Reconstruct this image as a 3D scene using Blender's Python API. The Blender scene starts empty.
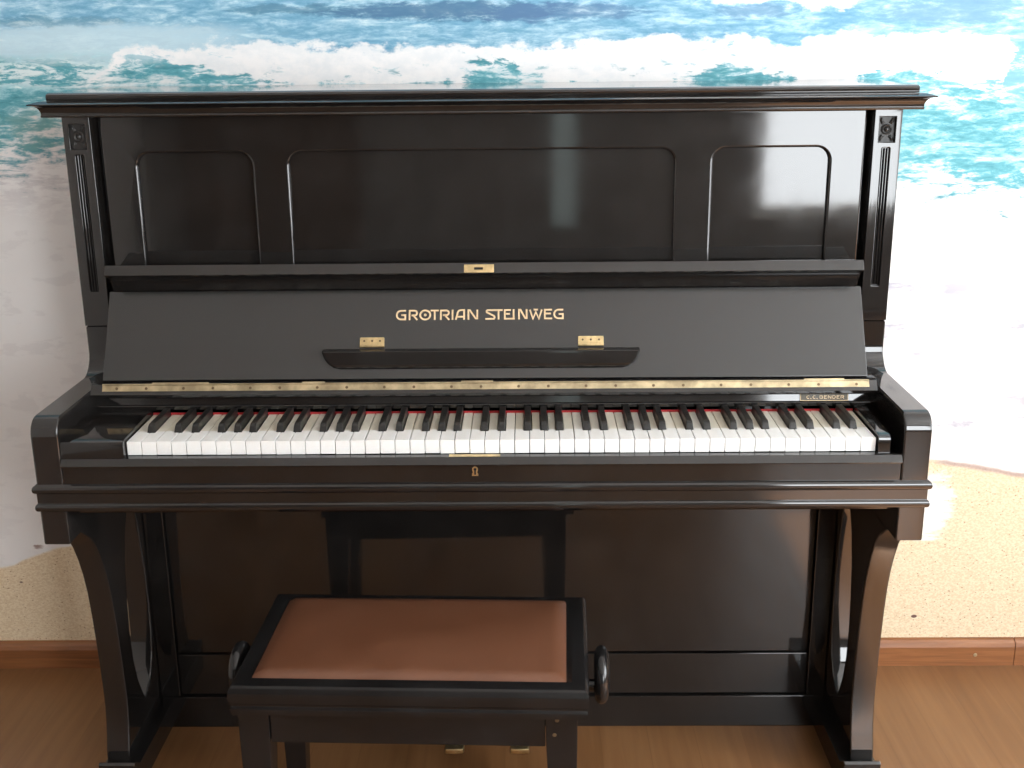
import bpy, bmesh, math, random
from mathutils import Vector, Matrix

SC = bpy.context.scene
COL = SC.collection
random.seed(7)

# ------------------------------------------------------------------ camera, light, exposure
DZ = 0.022                      # measured heights are taken from a level 22 mm above the floor boards
cam_d = bpy.data.cameras.new('camera')
cam_d.sensor_width = 36.0
cam_d.lens = 41.09
cam_d.clip_start = 0.02
cam = bpy.data.objects.new('camera', cam_d)
COL.objects.link(cam)
_R = Vector((0.99984, 0.01158, -0.01004)); _F = Vector((-0.01392, 0.95964, -0.28087))
_R = (_R - _F * _R.dot(_F)).normalized(); _F.normalize(); _U = _R.cross(_F)
_loc = Vector((0.0477, -1.8016, 1.3574 + DZ))
cam.matrix_world = Matrix(((_R.x, _U.x, -_F.x, _loc.x), (_R.y, _U.y, -_F.y, _loc.y), (_R.z, _U.z, -_F.z, _loc.z), (0, 0, 0, 1)))
SC.camera = cam

vs = SC.view_settings
vs.view_transform = 'Standard'; vs.look = 'None'; vs.gamma = 1.0; vs.use_curve_mapping = False
vs.exposure = 0.47

world = bpy.data.worlds.new('sky'); SC.world = world; world.use_nodes = True
wn = world.node_tree.nodes
wn['Background'].inputs[0].default_value = (0.93, 0.97, 1.0, 1)
wn['Background'].inputs[1].default_value = 10.5

sun_d = bpy.data.lights.new('sun', 'SUN'); sun_d.energy = 24.0; sun_d.angle = math.radians(1.2); sun_d.color = (1.0, 0.93, 0.82)
sun = bpy.data.objects.new('sun', sun_d); COL.objects.link(sun)
sun.location = (4, -2, 5)
sun.rotation_euler = Vector((-0.69, 0.19, -1.0)).to_track_quat('-Z', 'Y').to_euler()

# ------------------------------------------------------------------ room measures
WALL_Y = 0.612
X_L, X_R = -1.9, 2.25
Y_F = -3.6
CEIL = 2.55
RW = (-2.15, -0.30, 0.55, 2.30)    # window in the right wall: y0, y1, z0, z1
FW = (1.20, 2.16, 0.50, 2.30)     # window in the wall behind: x0, x1, z0, z1

def portal(name, loc, rot, sx, sy):
    d = bpy.data.lights.new(name, 'AREA'); d.shape = 'RECTANGLE'; d.size = sx; d.size_y = sy
    d.cycles.is_portal = True
    o = bpy.data.objects.new(name, d); COL.objects.link(o); o.location = loc; o.rotation_euler = rot
portal('window_portal', (X_R + 0.02, (RW[0] + RW[1]) / 2, (RW[2] + RW[3]) / 2), (0, math.radians(90), 0), RW[3] - RW[2], RW[1] - RW[0])
portal('window_portal_behind', ((FW[0] + FW[1]) / 2, Y_F - 0.02, (FW[2] + FW[3]) / 2), (math.radians(90), 0, 0), FW[1] - FW[0], FW[3] - FW[2])

# ------------------------------------------------------------------ node helper
class G:
    def __init__(s, name):
        s.m = bpy.data.materials.new(name); s.m.use_nodes = True
        s.t = s.m.node_tree; s.n = s.t.nodes; s.b = s.n['Principled BSDF']
    def link(s, a, b): s.t.links.new(a, b)
    def val(s, sock, v):
        if isinstance(v, bpy.types.NodeSocket): s.link(v, sock)
        else: sock.default_value = v
    def math(s, op, a, b=0.0, c=None, clamp=False):
        n = s.n.new('ShaderNodeMath'); n.operation = op; n.use_clamp = clamp
        s.val(n.inputs[0], a); s.val(n.inputs[1], b)
        if c is not None: s.val(n.inputs[2], c)
        return n.outputs[0]
    def add(s, a, b): return s.math('ADD', a, b)
    def sub(s, a, b): return s.math('SUBTRACT', a, b)
    def mul(s, a, b): return s.math('MULTIPLY', a, b)
    def mx(s, a, b): return s.math('MAXIMUM', a, b)
    def mn(s, a, b): return s.math('MINIMUM', a, b)
    def step(s, x, lo, hi, a=0.0, b=1.0):
        n = s.n.new('ShaderNodeMapRange'); n.interpolation_type = 'SMOOTHSTEP'
        s.val(n.inputs[0], x); s.val(n.inputs[1], lo); s.val(n.inputs[2], hi); s.val(n.inputs[3], a); s.val(n.inputs[4], b)
        return n.outputs[0]
    def mix(s, f, a, b):
        n = s.n.new('ShaderNodeMix'); n.data_type = 'RGBA'
        s.val(n.inputs[0], f)
        for i, v in ((6, a), (7, b)):
            if isinstance(v, bpy.types.NodeSocket): s.link(v, n.inputs[i])
            else: n.inputs[i].default_value = (*v, 1)
        return n.outputs[2]
    def coord(s):
        n = s.n.new('ShaderNodeTexCoord'); return n.outputs['Object']
    def mapping(s, vec, scale=(1, 1, 1), loc=(0, 0, 0), rot=(0, 0, 0)):
        n = s.n.new('ShaderNodeMapping'); s.link(vec, n.inputs[0])
        n.inputs[1].default_value = loc; n.inputs[2].default_value = rot; n.inputs[3].default_value = scale
        return n.outputs[0]
    def noise(s, vec, scale=1.0, detail=4.0, rough=0.55, dist=0.0):
        n = s.n.new('ShaderNodeTexNoise'); s.link(vec, n.inputs['Vector'])
        n.inputs['Scale'].default_value = scale; n.inputs['Detail'].default_value = detail
        n.inputs['Roughness'].default_value = rough; n.inputs['Distortion'].default_value = dist
        return n.outputs[0]
    def ramp(s, f, stops):
        n = s.n.new('ShaderNodeValToRGB'); s.link(f, n.inputs[0])
        e = n.color_ramp.elements
        while len(e) < len(stops): e.new(0.5)
        for k, (p, c) in enumerate(stops):
            e[k].position = p; e[k].color = (*c, 1)
        return n.outputs[0]
    def curve(s, x, pts):
        n = s.n.new('ShaderNodeFloatCurve'); s.val(n.inputs[1], x)
        c = n.mapping.curves[0]
        n.mapping.use_clip = False
        while len(c.points) < len(pts): c.points.new(0.5, 0.5)
        for k, p in enumerate(pts):
            c.points[k].location = p; c.points[k].handle_type = 'AUTO_CLAMPED'
        n.mapping.update()
        return n.outputs[0]
    def bump(s, h, strength=0.2, dist=0.002):
        n = s.n.new('ShaderNodeBump'); n.inputs['Strength'].default_value = strength; n.inputs['Distance'].default_value = dist
        s.link(h, n.inputs['Height']); s.link(n.outputs[0], s.b.inputs['Normal'])
    def set(s, **k):
        for a, v in k.items():
            name = {'color': 'Base Color', 'rough': 'Roughness', 'metal': 'Metallic', 'spec': 'Specular IOR Level', 'coat': 'Coat Weight', 'coat_rough': 'Coat Roughness', 'sheen': 'Sheen Weight'}[a]
            if isinstance(v, tuple) and len(v) == 3: v = (*v, 1)
            s.val(s.b.inputs[name], v)

M = {}
def lacquer(name, col, r0, r1, spec=0.5, bumpy=0.05):
    g = G(name); c = g.coord()
    n = g.noise(g.mapping(c, (3, 3, 3)), 4, 5, 0.6)
    fine = g.noise(g.mapping(c, (6, 6, 60)), 6, 4, 0.6)
    g.set(color=g.mix(g.step(n, 0.3, 0.8), col, tuple(v * 1.5 + 0.002 for v in col)), rough=g.step(g.add(g.mul(n, 0.9), g.mul(fine, 0.1)), 0.3, 0.7, r0, r1), spec=spec)
    wav = g.noise(g.mapping(c, (1, 1, 1)), 9, 2, 0.5)
    g.bump(g.add(wav, g.mul(fine, 0.03)), bumpy, 0.004)
    return g.m
M['lacquer'] = lacquer('black_lacquer', (0.009, 0.008, 0.0075), 0.045, 0.075, 0.72, 0.02)
g = G('satin_black_lacquer'); n = g.noise(g.coord(), 2.5, 1, 0.4)
g.set(color=(0.019, 0.019, 0.0185), rough=g.step(n, 0.2, 0.8, 0.17, 0.22), spec=0.72)
M['fall'] = g.m
M['bench'] = lacquer('worn_black_paint', (0.008, 0.0075, 0.0075), 0.16, 0.24, 0.5, 0.02)

def simple(name, col, rough, metal=0.0, nscale=40, var=0.25, bumpy=0.05, spec=0.5):
    g = G(name); c = g.coord(); n = g.noise(c, nscale, 4, 0.6)
    g.set(color=g.mix(g.step(n, 0.3, 0.75), tuple(v * (1 - var) for v in col), tuple(min(1, v * (1 + var)) for v in col)), rough=g.step(n, 0.2, 0.8, rough * 0.8, min(1, rough * 1.25)), metal=metal, spec=spec)
    if bumpy: g.bump(n, bumpy, 0.001)
    return g.m
M['brass'] = simple('brass', (0.72, 0.56, 0.30), 0.32, 1.0, 60, 0.22)
M['brass_dull'] = simple('tarnished_brass', (0.50, 0.41, 0.26), 0.42, 1.0, 30, 0.3)
M['screw'] = simple('dark_brass_screw', (0.16, 0.11, 0.06), 0.4, 0.6, 50, 0.2)
M['gold'] = simple('gold_leaf', (0.68, 0.50, 0.30), 0.5, 0.15, 90, 0.12)
M['plate'] = simple('plate_black_enamel', (0.05, 0.04, 0.022), 0.35, 0.2, 60, 0.2)
M['ebony'] = simple('ebony_key', (0.014, 0.013, 0.012), 0.32, 0, 60, 0.3)
M['felt'] = simple('red_felt', (0.42, 0.025, 0.03), 0.95, 0, 300, 0.2, 0.3)
M['hole'] = simple('dark_hole', (0.006, 0.005, 0.004), 0.8)
M['plaster'] = simple('room_plaster', (0.56, 0.53, 0.50), 0.9, 0, 6, 0.04)
M['plaster_dark'] = simple('room_plaster_brown', (0.21, 0.195, 0.18), 0.9, 0, 6, 0.04)
M['ceiling'] = simple('ceiling_paint', (0.88, 0.88, 0.87), 0.9, 0, 6, 0.03)
M['door'] = simple('dark_wood_door', (0.10, 0.055, 0.03), 0.45, 0, 6, 0.25)
M['white_paint'] = simple('white_paint', (0.75, 0.74, 0.72), 0.5, 0, 10, 0.03)

M['carving'] = lacquer('dull_black_carving', (0.018, 0.0175, 0.017), 0.34, 0.45, 0.5, 0.02)
# ivory: creamy key tops, whiter celluloid at the heads and fronts
g = G('ivory_key'); c = g.coord()
sep = g.n.new('ShaderNodeSeparateXYZ'); g.link(c, sep.inputs[0])
n = g.noise(g.mapping(c, (20, 4, 20)), 3, 4, 0.6)
info = g.n.new('ShaderNodeObjectInfo')
tail = g.step(sep.outputs[1], 0.052, 0.056)
tl = g.mix(info.outputs['Random'], (0.66, 0.61, 0.49), (0.74, 0.71, 0.63))
g.set(color=g.mix(tail, g.mix(g.step(n, 0.3, 0.7), (0.80, 0.79, 0.76), (0.84, 0.84, 0.83)), tl), rough=0.28)
M['ivory'] = g.m

# leather seat
g = G('brown_leather'); c = g.coord()
n1 = g.noise(c, 7, 5, 0.6); v = g.n.new('ShaderNodeTexVoronoi'); g.link(c, v.inputs['Vector']); v.inputs['Scale'].default_value = 420
g.set(color=g.mix(g.step(n1, 0.3, 0.7), (0.105, 0.040, 0.019), (0.135, 0.053, 0.026)), rough=g.step(n1, 0.3, 0.7, 0.36, 0.48))
g.bump(g.add(v.outputs[0], g.mul(n1, 2.0)), 0.12, 0.001)
M['leather'] = g.m

# wood floor: laminate boards running away from the camera
g = G('laminate_floor'); c = g.coord()
br = g.n.new('ShaderNodeTexBrick')
g.link(g.mapping(c, (1, 1, 1), (0.03, 0.2, 0), (0, 0, math.radians(90))), br.inputs['Vector'])
br.inputs['Color1'].default_value = (0.36, 0.36, 0.36, 1); br.inputs['Color2'].default_value = (0.64, 0.64, 0.64, 1); br.inputs['Mortar'].default_value = (0.25, 0.25, 0.25, 1)
br.inputs['Scale'].default_value = 1.0; br.inputs['Mortar Size'].default_value = 0.0008; br.inputs['Brick Width'].default_value = 1.2; br.inputs['Row Height'].default_value = 0.098
br.inputs['Bias'].default_value = 0.0
grain = g.noise(g.mapping(c, (30, 1.6, 1)), 2.0, 4, 0.5, 0.3)
big = g.noise(g.mapping(c, (4, 0.8, 1)), 1.5, 3, 0.5)
f = g.add(g.mul(br.outputs[0], 0.5), g.add(g.mul(grain, 0.55), g.mul(big, 0.25)))
col = g.ramp(f, [(0.30, (0.135, 0.058, 0.020)), (0.60, (0.195, 0.088, 0.032)), (0.90, (0.265, 0.132, 0.054))])
g.set(color=col, rough=g.step(grain, 0.3, 0.7, 0.30, 0.36))
g.bump(g.add(grain, g.mul(br.outputs[0], 0.6)), 0.04, 0.001)
M['floor'] = g.m

g = G('skirting_wood'); c = g.coord()
grain = g.noise(g.mapping(c, (2.0, 30, 40)), 2.0, 6, 0.6, 0.6)
g.set(color=g.ramp(grain, [(0.3, (0.17, 0.060, 0.020)), (0.55, (0.27, 0.105, 0.036)), (0.8, (0.35, 0.15, 0.058))]), rough=0.35)
M['skirting'] = g.m

# ------------------------------------------------------------------ the seaside photo wallpaper
def wallpaper():
    g = G('seaside_wallpaper'); co = g.coord()
    sep = g.n.new('ShaderNodeSeparateXYZ'); g.link(co, sep.inputs[0])
    X = sep.outputs[0]; Z = sep.outputs[2]
    def U(u, v=45):                                            # photograph column and row -> metres along the wall
        a = -0.9890 - 0.000294 * v; b = 1.0188 + 0.000244 * v
        return a + (b - a) * u / 1023.0
    vt = [(-40, 1.539), (0, 1.458), (20, 1.420), (45, 1.373), (85, 1.295), (130, 1.208), (160, 1.148), (240, 0.984), (300, 0.857), (400, 0.637), (460, 0.499), (475, 0.465), (540, 0.309), (565, 0.248), (600, 0.162), (640, 0.062)]
    def V(v):
        for (a, za), (b, zb) in zip(vt, vt[1:]):
            if a <= v <= b: return za + (zb - za) * (v - a) / (b - a)
        return vt[-1][1]
    tx = g.mul(g.add(X, 1.5), 1 / 3.0)
    def line(pts):                                             # a boundary curve over x
        p = [((U(u, v) + 1.5) / 3.0, V(v) / 2.0) for u, v in pts]
        p = [(0.0, p[0][1])] + p + [(1.0, p[-1][1])]
        return g.mul(g.curve(tx, p), 2.0)
    warp = g.noise(g.mapping(co, (5, 1, 9)), 1.6, 6, 0.62)
    w2 = g.noise(g.mapping(co, (14, 1, 22)), 1.5, 6, 0.66)
    wv = g.add(g.mul(g.sub(warp, 0.5), 0.10), g.mul(g.sub(w2, 0.5), 0.05))
    Zw = g.add(Z, wv)
    streak = g.noise(g.mapping(co, (5.5, 1, 26)), 1.7, 7, 0.68, 0.6)
    fine = g.noise(g.mapping(co, (18, 1, 60)), 1.6, 6, 0.7, 0.4)
    st = g.add(g.mul(streak, 0.6), g.mul(fine, 0.4))
    # open sea
    deep = g.ramp(st, [(0.34, (0.11, 0.30, 0.46)), (0.47, (0.19, 0.41, 0.57)), (0.54, (0.34, 0.56, 0.69)), (0.66, (0.66, 0.81, 0.86))])
    teal = g.ramp(st, [(0.36, (0.05, 0.24, 0.29)), (0.47, (0.12, 0.39, 0.46)), (0.56, (0.36, 0.64, 0.70)), (0.64, (0.80, 0.88, 0.88)), (0.72, (0.88, 0.90, 0.90))])
    lower = g.step(Zw, V(55), V(40), 0, 1)
    lower = g.sub(1.0, g.step(Zw, V(62), V(42)))
    col = g.mix(lower, deep, teal)
    # dark swells at the top
    def blob(cu, cv, ru, rv, amt, colr):
        dx = g.mul(g.sub(X, U(cu, cv)), 1 / (ru * 1.995e-3)); dz = g.mul(g.sub(g.add(Z, g.mul(wv, 0.35)), V(cv)), 1 / (rv * 1.9e-3))
        d = g.add(g.mul(dx, dx), g.mul(dz, dz))
        f = g.mul(g.step(g.add(d, g.mul(g.sub(st, 0.5), 5.0)), 1.25, 0.25), amt)
        return f, colr
    for args in ((445, 10, 130, 10, 0.85, (0.07, 0.17, 0.30)), (560, 12, 90, 9, 0.7, (0.10, 0.20, 0.36)), (60, 16, 70, 6, 0.6, (0.09, 0.25, 0.37)), (290, 6, 60, 5, 0.6, (0.08, 0.20, 0.30)), (755, 14, 40, 8, 0.7, (0.16, 0.30, 0.46)), (955, 14, 75, 13, 0.7, (0.17, 0.33, 0.50)), (1010, 75, 30, 26, 0.75, (0.20, 0.42, 0.56)), (860, 60, 6, 4, 0.2, (0.2, 0.4, 0.5))):
        f, cc = blob(*args); col = g.mix(f, col, cc)
    f, cc = blob(90, 38, 170, 22, 0.7, (0.60, 0.76, 0.82)); col = g.mix(f, col, cc)
    f, cc = blob(60, 68, 110, 16, 0.85, (0.80, 0.86, 0.87)); col = g.mix(g.mul(f, g.step(st, 0.46, 0.54)), col, cc)
    foam = g.mix(g.step(w2, 0.35, 0.65), (0.80, 0.83, 0.85), (0.90, 0.90, 0.90))
    # far crest at the top right
    m = g.mul(g.step(Zw, line([(0, -40), (600, -38), (690, -2), (720, 8), (780, 9), (830, 16), (862, 8), (880, -30), (1024, -38)]), g.add(line([(0, -40), (600, -38), (690, -2), (720, 8), (780, 9), (830, 16), (862, 8), (880, -30), (1024, -38)]), 0.012)), 1.0)
    col = g.mix(m, col, foam)
    # the breaking wave
    top = line([(0, 88), (100, 66), (130, 44), (200, 43), (245, 42), (275, 35), (310, 41), (400, 44), (500, 45), (600, 43), (680, 40), (800, 41), (900, 39), (985, 36), (1008, 46), (1024, 62)])
    bot = line([(0, 80), (90, 72), (140, 58), (190, 66), (240, 74), (300, 84), (350, 82), (410, 86), (460, 80), (505, 64), (535, 70), (560, 88), (610, 90), (680, 84), (730, 66), (770, 74), (830, 92), (880, 74), (920, 78), (980, 92), (1000, 92), (1012, 64), (1024, 58)])
    a = g.step(Zw, g.add(top, 0.006), g.sub(top, 0.006))
    Zb = g.add(Zw, g.mul(g.sub(st, 0.5), 0.16))
    b = g.step(Zb, g.sub(bot, 0.006), g.add(bot, 0.008))
    crest = g.mul(a, b)
    # ragged foam trailing off below the crest
    trail = g.mul(g.step(st, 0.50, 0.58), g.mul(g.step(Zw, g.sub(bot, 0.10), bot), a))
    holes_ = g.mul(g.step(g.noise(g.mapping(co, (9, 1, 22), (3.1, 0, 1.7)), 1.5, 6, 0.65, 0.5), 0.60, 0.66), g.step(Zw, g.add(bot, 0.075), g.add(bot, 0.01)))
    col = g.mix(g.mul(g.mx(crest, g.mul(trail, 0.9)), g.sub(1.0, g.mul(holes_, 0.75))), col, foam)
    # small greenish wave near the left edge
    f, cc = blob(40, 126, 60, 22, 0.75, (0.20, 0.42, 0.42)); col = g.mix(g.mul(f, g.step(w2, 0.35, 0.6)), col, cc)
    # foam wash on the beach, breaking up towards the sea
    wl = line([(0, 150), (60, 146), (120, 158), (500, 190), (860, 190), (940, 186), (1024, 196)])
    k = g.sub(Zw, wl)
    wash = g.step(g.add(g.mul(g.sub(st, 0.5), 0.62), g.mul(k, -1.0)), -0.045, 0.030)
    marks = g.noise(g.mapping(co, (5, 1, 13), rot=(0, math.radians(-14), 0)), 2.0, 5, 0.6, 0.3)
    mk = g.mx(g.step(marks, 0.33, 0.47), g.sub(0.62, g.mul(g.step(X, -0.3, 0.6), 0.62)))
    washc = g.mix(mk, g.mix(g.step(X, -0.5, 0.5), (0.72, 0.71, 0.72), (0.32, 0.33, 0.42)), (0.86, 0.855, 0.855))
    leftgrey = g.noise(g.mapping(co, (1.6, 1, 2.4)), 1.5, 3, 0.5)
    washc = g.mix(g.mul(g.step(leftgrey, 0.35, 0.65), 0.5), washc, (0.80, 0.785, 0.78))
    shal = g.step(Z, V(165), V(230), 0.75, 0.0)
    washc = g.mix(g.mul(shal, g.step(st, 0.56, 0.44)), washc, (0.60, 0.58, 0.60))
    col = g.mix(wash, col, washc)
    # blue-grey edge of a foam sheet, right
    el = line([(0, 300), (860, 306), (890, 314), (960, 334), (1024, 350)])
    e = g.math('ABSOLUTE', g.sub(g.add(Z, g.mul(wv, 0.12)), el))
    side = g.step(X, U(840, 320), U(900, 320))
    col = g.mix(g.mul(g.mul(g.step(e, 0.016, 0.0), side), 0.55), col, (0.50, 0.58, 0.70))
    # dry sand
    sl = line([(0, 566), (30, 556), (62, 546), (110, 540), (500, 500), (860, 455), (930, 461), (985, 470), (1024, 477)])
    Zs = g.add(Z, g.mul(wv, 0.16))
    sand = g.step(Zs, g.add(sl, 0.004), g.sub(sl, 0.004))
    sp = g.n.new('ShaderNodeTexVoronoi'); g.link(g.mapping(co, (1, 1, 1.3), rot=(0, 0.6, 0)), sp.inputs['Vector']); sp.inputs['Scale'].default_value = 95
    grit = g.noise(g.mapping(co, (1, 1, 1.5), rot=(0, 0.6, 0)), 190, 3, 0.6)
    sc = g.mix(g.step(grit, 0.38, 0.62), (0.70, 0.55, 0.36), (0.82, 0.69, 0.50))
    sc = g.mix(g.mul(g.step(sp.outputs[0], 0.22, 0.10), g.step(grit, 0.64, 0.44)), sc, (0.40, 0.25, 0.15))
    pb = g.n.new('ShaderNodeTexVoronoi'); g.link(g.mapping(co, (0.7, 1, 1.2)), pb.inputs['Vector']); pb.inputs['Scale'].default_value = 13
    sc = g.mix(g.step(pb.outputs[0], 0.075, 0.055), sc, (0.14, 0.07, 0.06))
    col = g.mix(sand, col, sc)
    # damp shadow line where the water ends, right; foam tongue beside the piano
    e2 = g.math('ABSOLUTE', g.sub(g.add(Zs, 0.004), sl))
    col = g.mix(g.mul(g.mul(g.step(e2, 0.010, 0.001), g.step(X, U(925, 465), U(945, 465))), 0.7), col, (0.33, 0.24, 0.26))
    f, cc = blob(925, 507, 32, 44, 0.95, (0.88, 0.88, 0.88)); col = g.mix(f, col, cc)
    f, cc = blob(30, 549, 40, 14, 0.0, (0.9, 0.9, 0.9))
    f, cc = blob(40, 545, 7, 3, 0.8, (0.25, 0.13, 0.10)); col = g.mix(f, col, cc)
    g.set(color=col, rough=0.55, spec=0.3)
    return g.m
M['wallpaper'] = wallpaper()

# ------------------------------------------------------------------ mesh helpers
def new(): return bmesh.new()
def box(bm, x0, x1, y0, y1, z0, z1, bev=0.0, seg=2):
    vs_ = [bm.verts.new((x, y, z)) for z in (z0, z1) for y in (y0, y1) for x in (x0, x1)]
    q = [(0, 2, 3, 1), (4, 5, 7, 6), (0, 1, 5, 4), (2, 6, 7, 3), (0, 4, 6, 2), (1, 3, 7, 5)]
    fs = [bm.faces.new([vs_[i] for i in f]) for f in q]
    if bev:
        es = list({e for f in fs for e in f.edges})
        bmesh.ops.bevel(bm, geom=es, offset=bev, segments=seg, profile=0.5, affect='EDGES')
def prism(bm, pts, axis, a, b, bev=0.0, seg=2):
    """extrude a 2D outline along an axis; axis X: pts=(y,z); Y: (x,z); Z: (x,y)"""
    def P(p, t): return {'X': (t, p[0], p[1]), 'Y': (p[0], t, p[1]), 'Z': (p[0], p[1], t)}[axis]
    lo = [bm.verts.new(P(p, a)) for p in pts]; hi = [bm.verts.new(P(p, b)) for p in pts]
    n = len(pts); fs = [bm.faces.new(lo), bm.faces.new(hi[::-1])]
    for i in range(n): fs.append(bm.faces.new((lo[i], hi[i], hi[(i + 1) % n], lo[(i + 1) % n])))
    bmesh.ops.recalc_face_normals(bm, faces=fs)
    if bev:
        es = [e for e in {e for f in fs[:2] for e in f.edges}]
        bmesh.ops.bevel(bm, geom=es, offset=bev, segments=seg, profile=0.5, affect='EDGES')
def sweep_u(bm, prof, xl, xr, yf, yb):
    """moulding round the left, front and right of the case; prof = (outset, z), closed at the back"""
    loops = []
    for (bx, by, dx, dy) in ((xl, yb, -1, 0), (xl, yf, -1, -1), (xr, yf, 1, -1), (xr, yb, 1, 0)):
        loops.append([bm.verts.new((bx + dx * d, by + dy * d, z)) for d, z in prof])
    n = len(prof)
    for a, b in zip(loops, loops[1:]):
        for i in range(n):
            j = (i + 1) % n
            bm.faces.new((a[i], a[j], b[j], b[i]))
    bm.faces.new(loops[0][::-1]); bm.faces.new(loops[-1])
    bmesh.ops.recalc_face_normals(bm, faces=bm.faces)
def lathe(bm, prof, c, axis='Z', seg=24):
    """prof = (radius, height along axis)"""
    rings = []
    for r, h in prof:
        ring = []
        for k in range(seg):
            a = 2 * math.pi * k / seg; p, q_ = r * math.cos(a), r * math.sin(a)
            v = {'Z': (p, q_, h), 'X': (h, p, q_), 'Y': (p, h, q_)}[axis]
            ring.append(bm.verts.new((c[0] + v[0], c[1] + v[1], c[2] + v[2])))
        rings.append(ring)
    for a, b in zip(rings, rings[1:]):
        for k in range(seg): bm.faces.new((a[k], a[(k + 1) % seg], b[(k + 1) % seg], b[k]))
    bm.faces.new(rings[0]); bm.faces.new(rings[-1][::-1])
    bmesh.ops.recalc_face_normals(bm, faces=bm.faces)
def rrect(x0, x1, z0, z1, r, corners=(1, 1, 1, 1), seg=6):
    """rounded rectangle, corners in order: lower left, lower right, upper right, upper left"""
    out = []
    for k, (cx, cz, a0, sx, sz) in enumerate(((x0, z0, 180, 1, 1), (x1, z0, 270, -1, 1), (x1, z1, 0, -1, -1), (x0, z1, 90, 1, -1))):
        if corners[k] and r > 0:
            for i in range(seg + 1):
                a = math.radians(a0 + 90 * i / seg)
                out.append((cx + sx * r + r * math.cos(a), cz + sz * r + r * math.sin(a)))
        else: out.append((cx, cz))
    return out
def holed(outlines, depth, bev=0.0, res=2):
    """flat plate with holes as a bmesh in the XY plane, centred on z=0"""
    cu = bpy.data.curves.new('tmp', 'CURVE'); cu.dimensions = '2D'; cu.fill_mode = 'BOTH'
    cu.extrude = depth / 2 - bev; cu.bevel_depth = bev; cu.bevel_resolution = res; cu.offset = -bev
    for pts in outlines:
        s = cu.splines.new('POLY'); s.points.add(len(pts) - 1); s.use_cyclic_u = True
        for p, q_ in zip(s.points, pts): p.co = (q_[0], q_[1], 0, 1)
    ob = bpy.data.objects.new('tmp', cu); COL.objects.link(ob)
    dg = bpy.context.evaluated_depsgraph_get()
    me = bpy.data.meshes.new_from_object(ob.evaluated_get(dg))
    bm = new(); bm.from_mesh(me)
    bpy.data.objects.remove(ob); bpy.data.curves.remove(cu); bpy.data.meshes.remove(me)
    bmesh.ops.remove_doubles(bm, verts=bm.verts, dist=1e-6)
    return bm
def xform(bm, mat): bmesh.ops.transform(bm, matrix=mat, verts=bm.verts)

WORLD = {}
def obj(name, bm, mat, parent=None, smooth=35, bev_mod=0.0, zoff=None):
    """one mesh object; its origin goes to the middle of its base"""
    z = DZ if zoff is None else zoff
    me = bpy.data.meshes.new(name)
    if smooth is not None:
        for f in bm.faces: f.smooth = True
        for e in bm.edges:
            e.smooth = not (len(e.link_faces) == 2 and e.calc_face_angle(0) > math.radians(smooth))
    bm.normal_update()
    co = [v.co for v in bm.verts]
    lo = Vector([min(c[i] for c in co) for i in range(3)]); hi = Vector([max(c[i] for c in co) for i in range(3)])
    org = Vector(((lo.x + hi.x) / 2, (lo.y + hi.y) / 2, lo.z))
    bmesh.ops.translate(bm, verts=bm.verts, vec=-org)
    bm.to_mesh(me); bm.free()
    me.materials.append(M[mat] if isinstance(mat, str) else mat)
    o = bpy.data.objects.new(name, me); COL.objects.link(o)
    w = org + Vector((0, 0, z)); WORLD[o.name] = w
    if smooth is not None:
        wn_ = o.modifiers.new('weighted_normals', 'WEIGHTED_NORMAL'); wn_.weight = 100; wn_.keep_sharp = True
    if parent is not None:
        o.parent = parent; o.location = w - WORLD[parent.name]
    else: o.location = w
    return o
def root(name, loc, label, cat, group=None):
    o = bpy.data.objects.new(name, None); COL.objects.link(o); o.empty_display_size = 0.1
    o.location = loc; WORLD[o.name] = Vector(loc)
    o['label'] = label; o['category'] = cat
    if group: o['group'] = group
    return o
def lab(o, text): o['label'] = text; return o
def struct(name, bm, mat, label, cat):
    """room shell: keeps world coordinates so the textures stay in metres"""
    me = bpy.data.meshes.new(name); bmesh.ops.recalc_face_normals(bm, faces=bm.faces); bm.to_mesh(me); bm.free()
    me.materials.append(M[mat]); o = bpy.data.objects.new(name, me); COL.objects.link(o)
    o['kind'] = 'structure'; o['label'] = label; o['category'] = cat
    WORLD[o.name] = Vector((0, 0, 0))
    return o

# ------------------------------------------------------------------ the room (real heights)
T = 0.12
bm = new(); box(bm, X_L - T, X_R + T, WALL_Y, WALL_Y + T, -0.05, CEIL)
struct('wall_back', bm, 'wallpaper', 'wall covered with a sea and beach photo wallpaper behind the piano', 'wall')
bm = new(); box(bm, X_L - T, X_R + T, Y_F - T, WALL_Y, -0.05, 0)
struct('floor', bm, 'floor', 'warm brown wooden plank floor', 'floor')
bm = new(); box(bm, X_L - T, X_R + T, Y_F - T, WALL_Y + T, CEIL, CEIL + 0.1)
struct('ceiling', bm, 'ceiling', 'plain white ceiling of the room', 'ceiling')
bm = new(); box(bm, X_L - T, X_L, Y_F, WALL_Y, 0, CEIL)
struct('wall_left', bm, 'plaster', 'plain plastered wall on the left of the room', 'wall')
def wall_with_hole(axis, a, b, u0, u1, hu0, hu1, hz0, hz1):
    bm = new()
    def bx(p0, p1, z0, z1):
        if axis == 'X': box(bm, a, b, p0, p1, z0, z1)
        else: box(bm, p0, p1, a, b, z0, z1)
    bx(u0, hu0, 0, CEIL); bx(hu1, u1, 0, CEIL); bx(hu0, hu1, 0, hz0); bx(hu0, hu1, hz1, CEIL)
    return bm
struct('wall_right', wall_with_hole('X', X_R, X_R + T, Y_F, WALL_Y, *RW), 'plaster', 'plastered wall with a wide window on the right of the room', 'wall')
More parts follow.
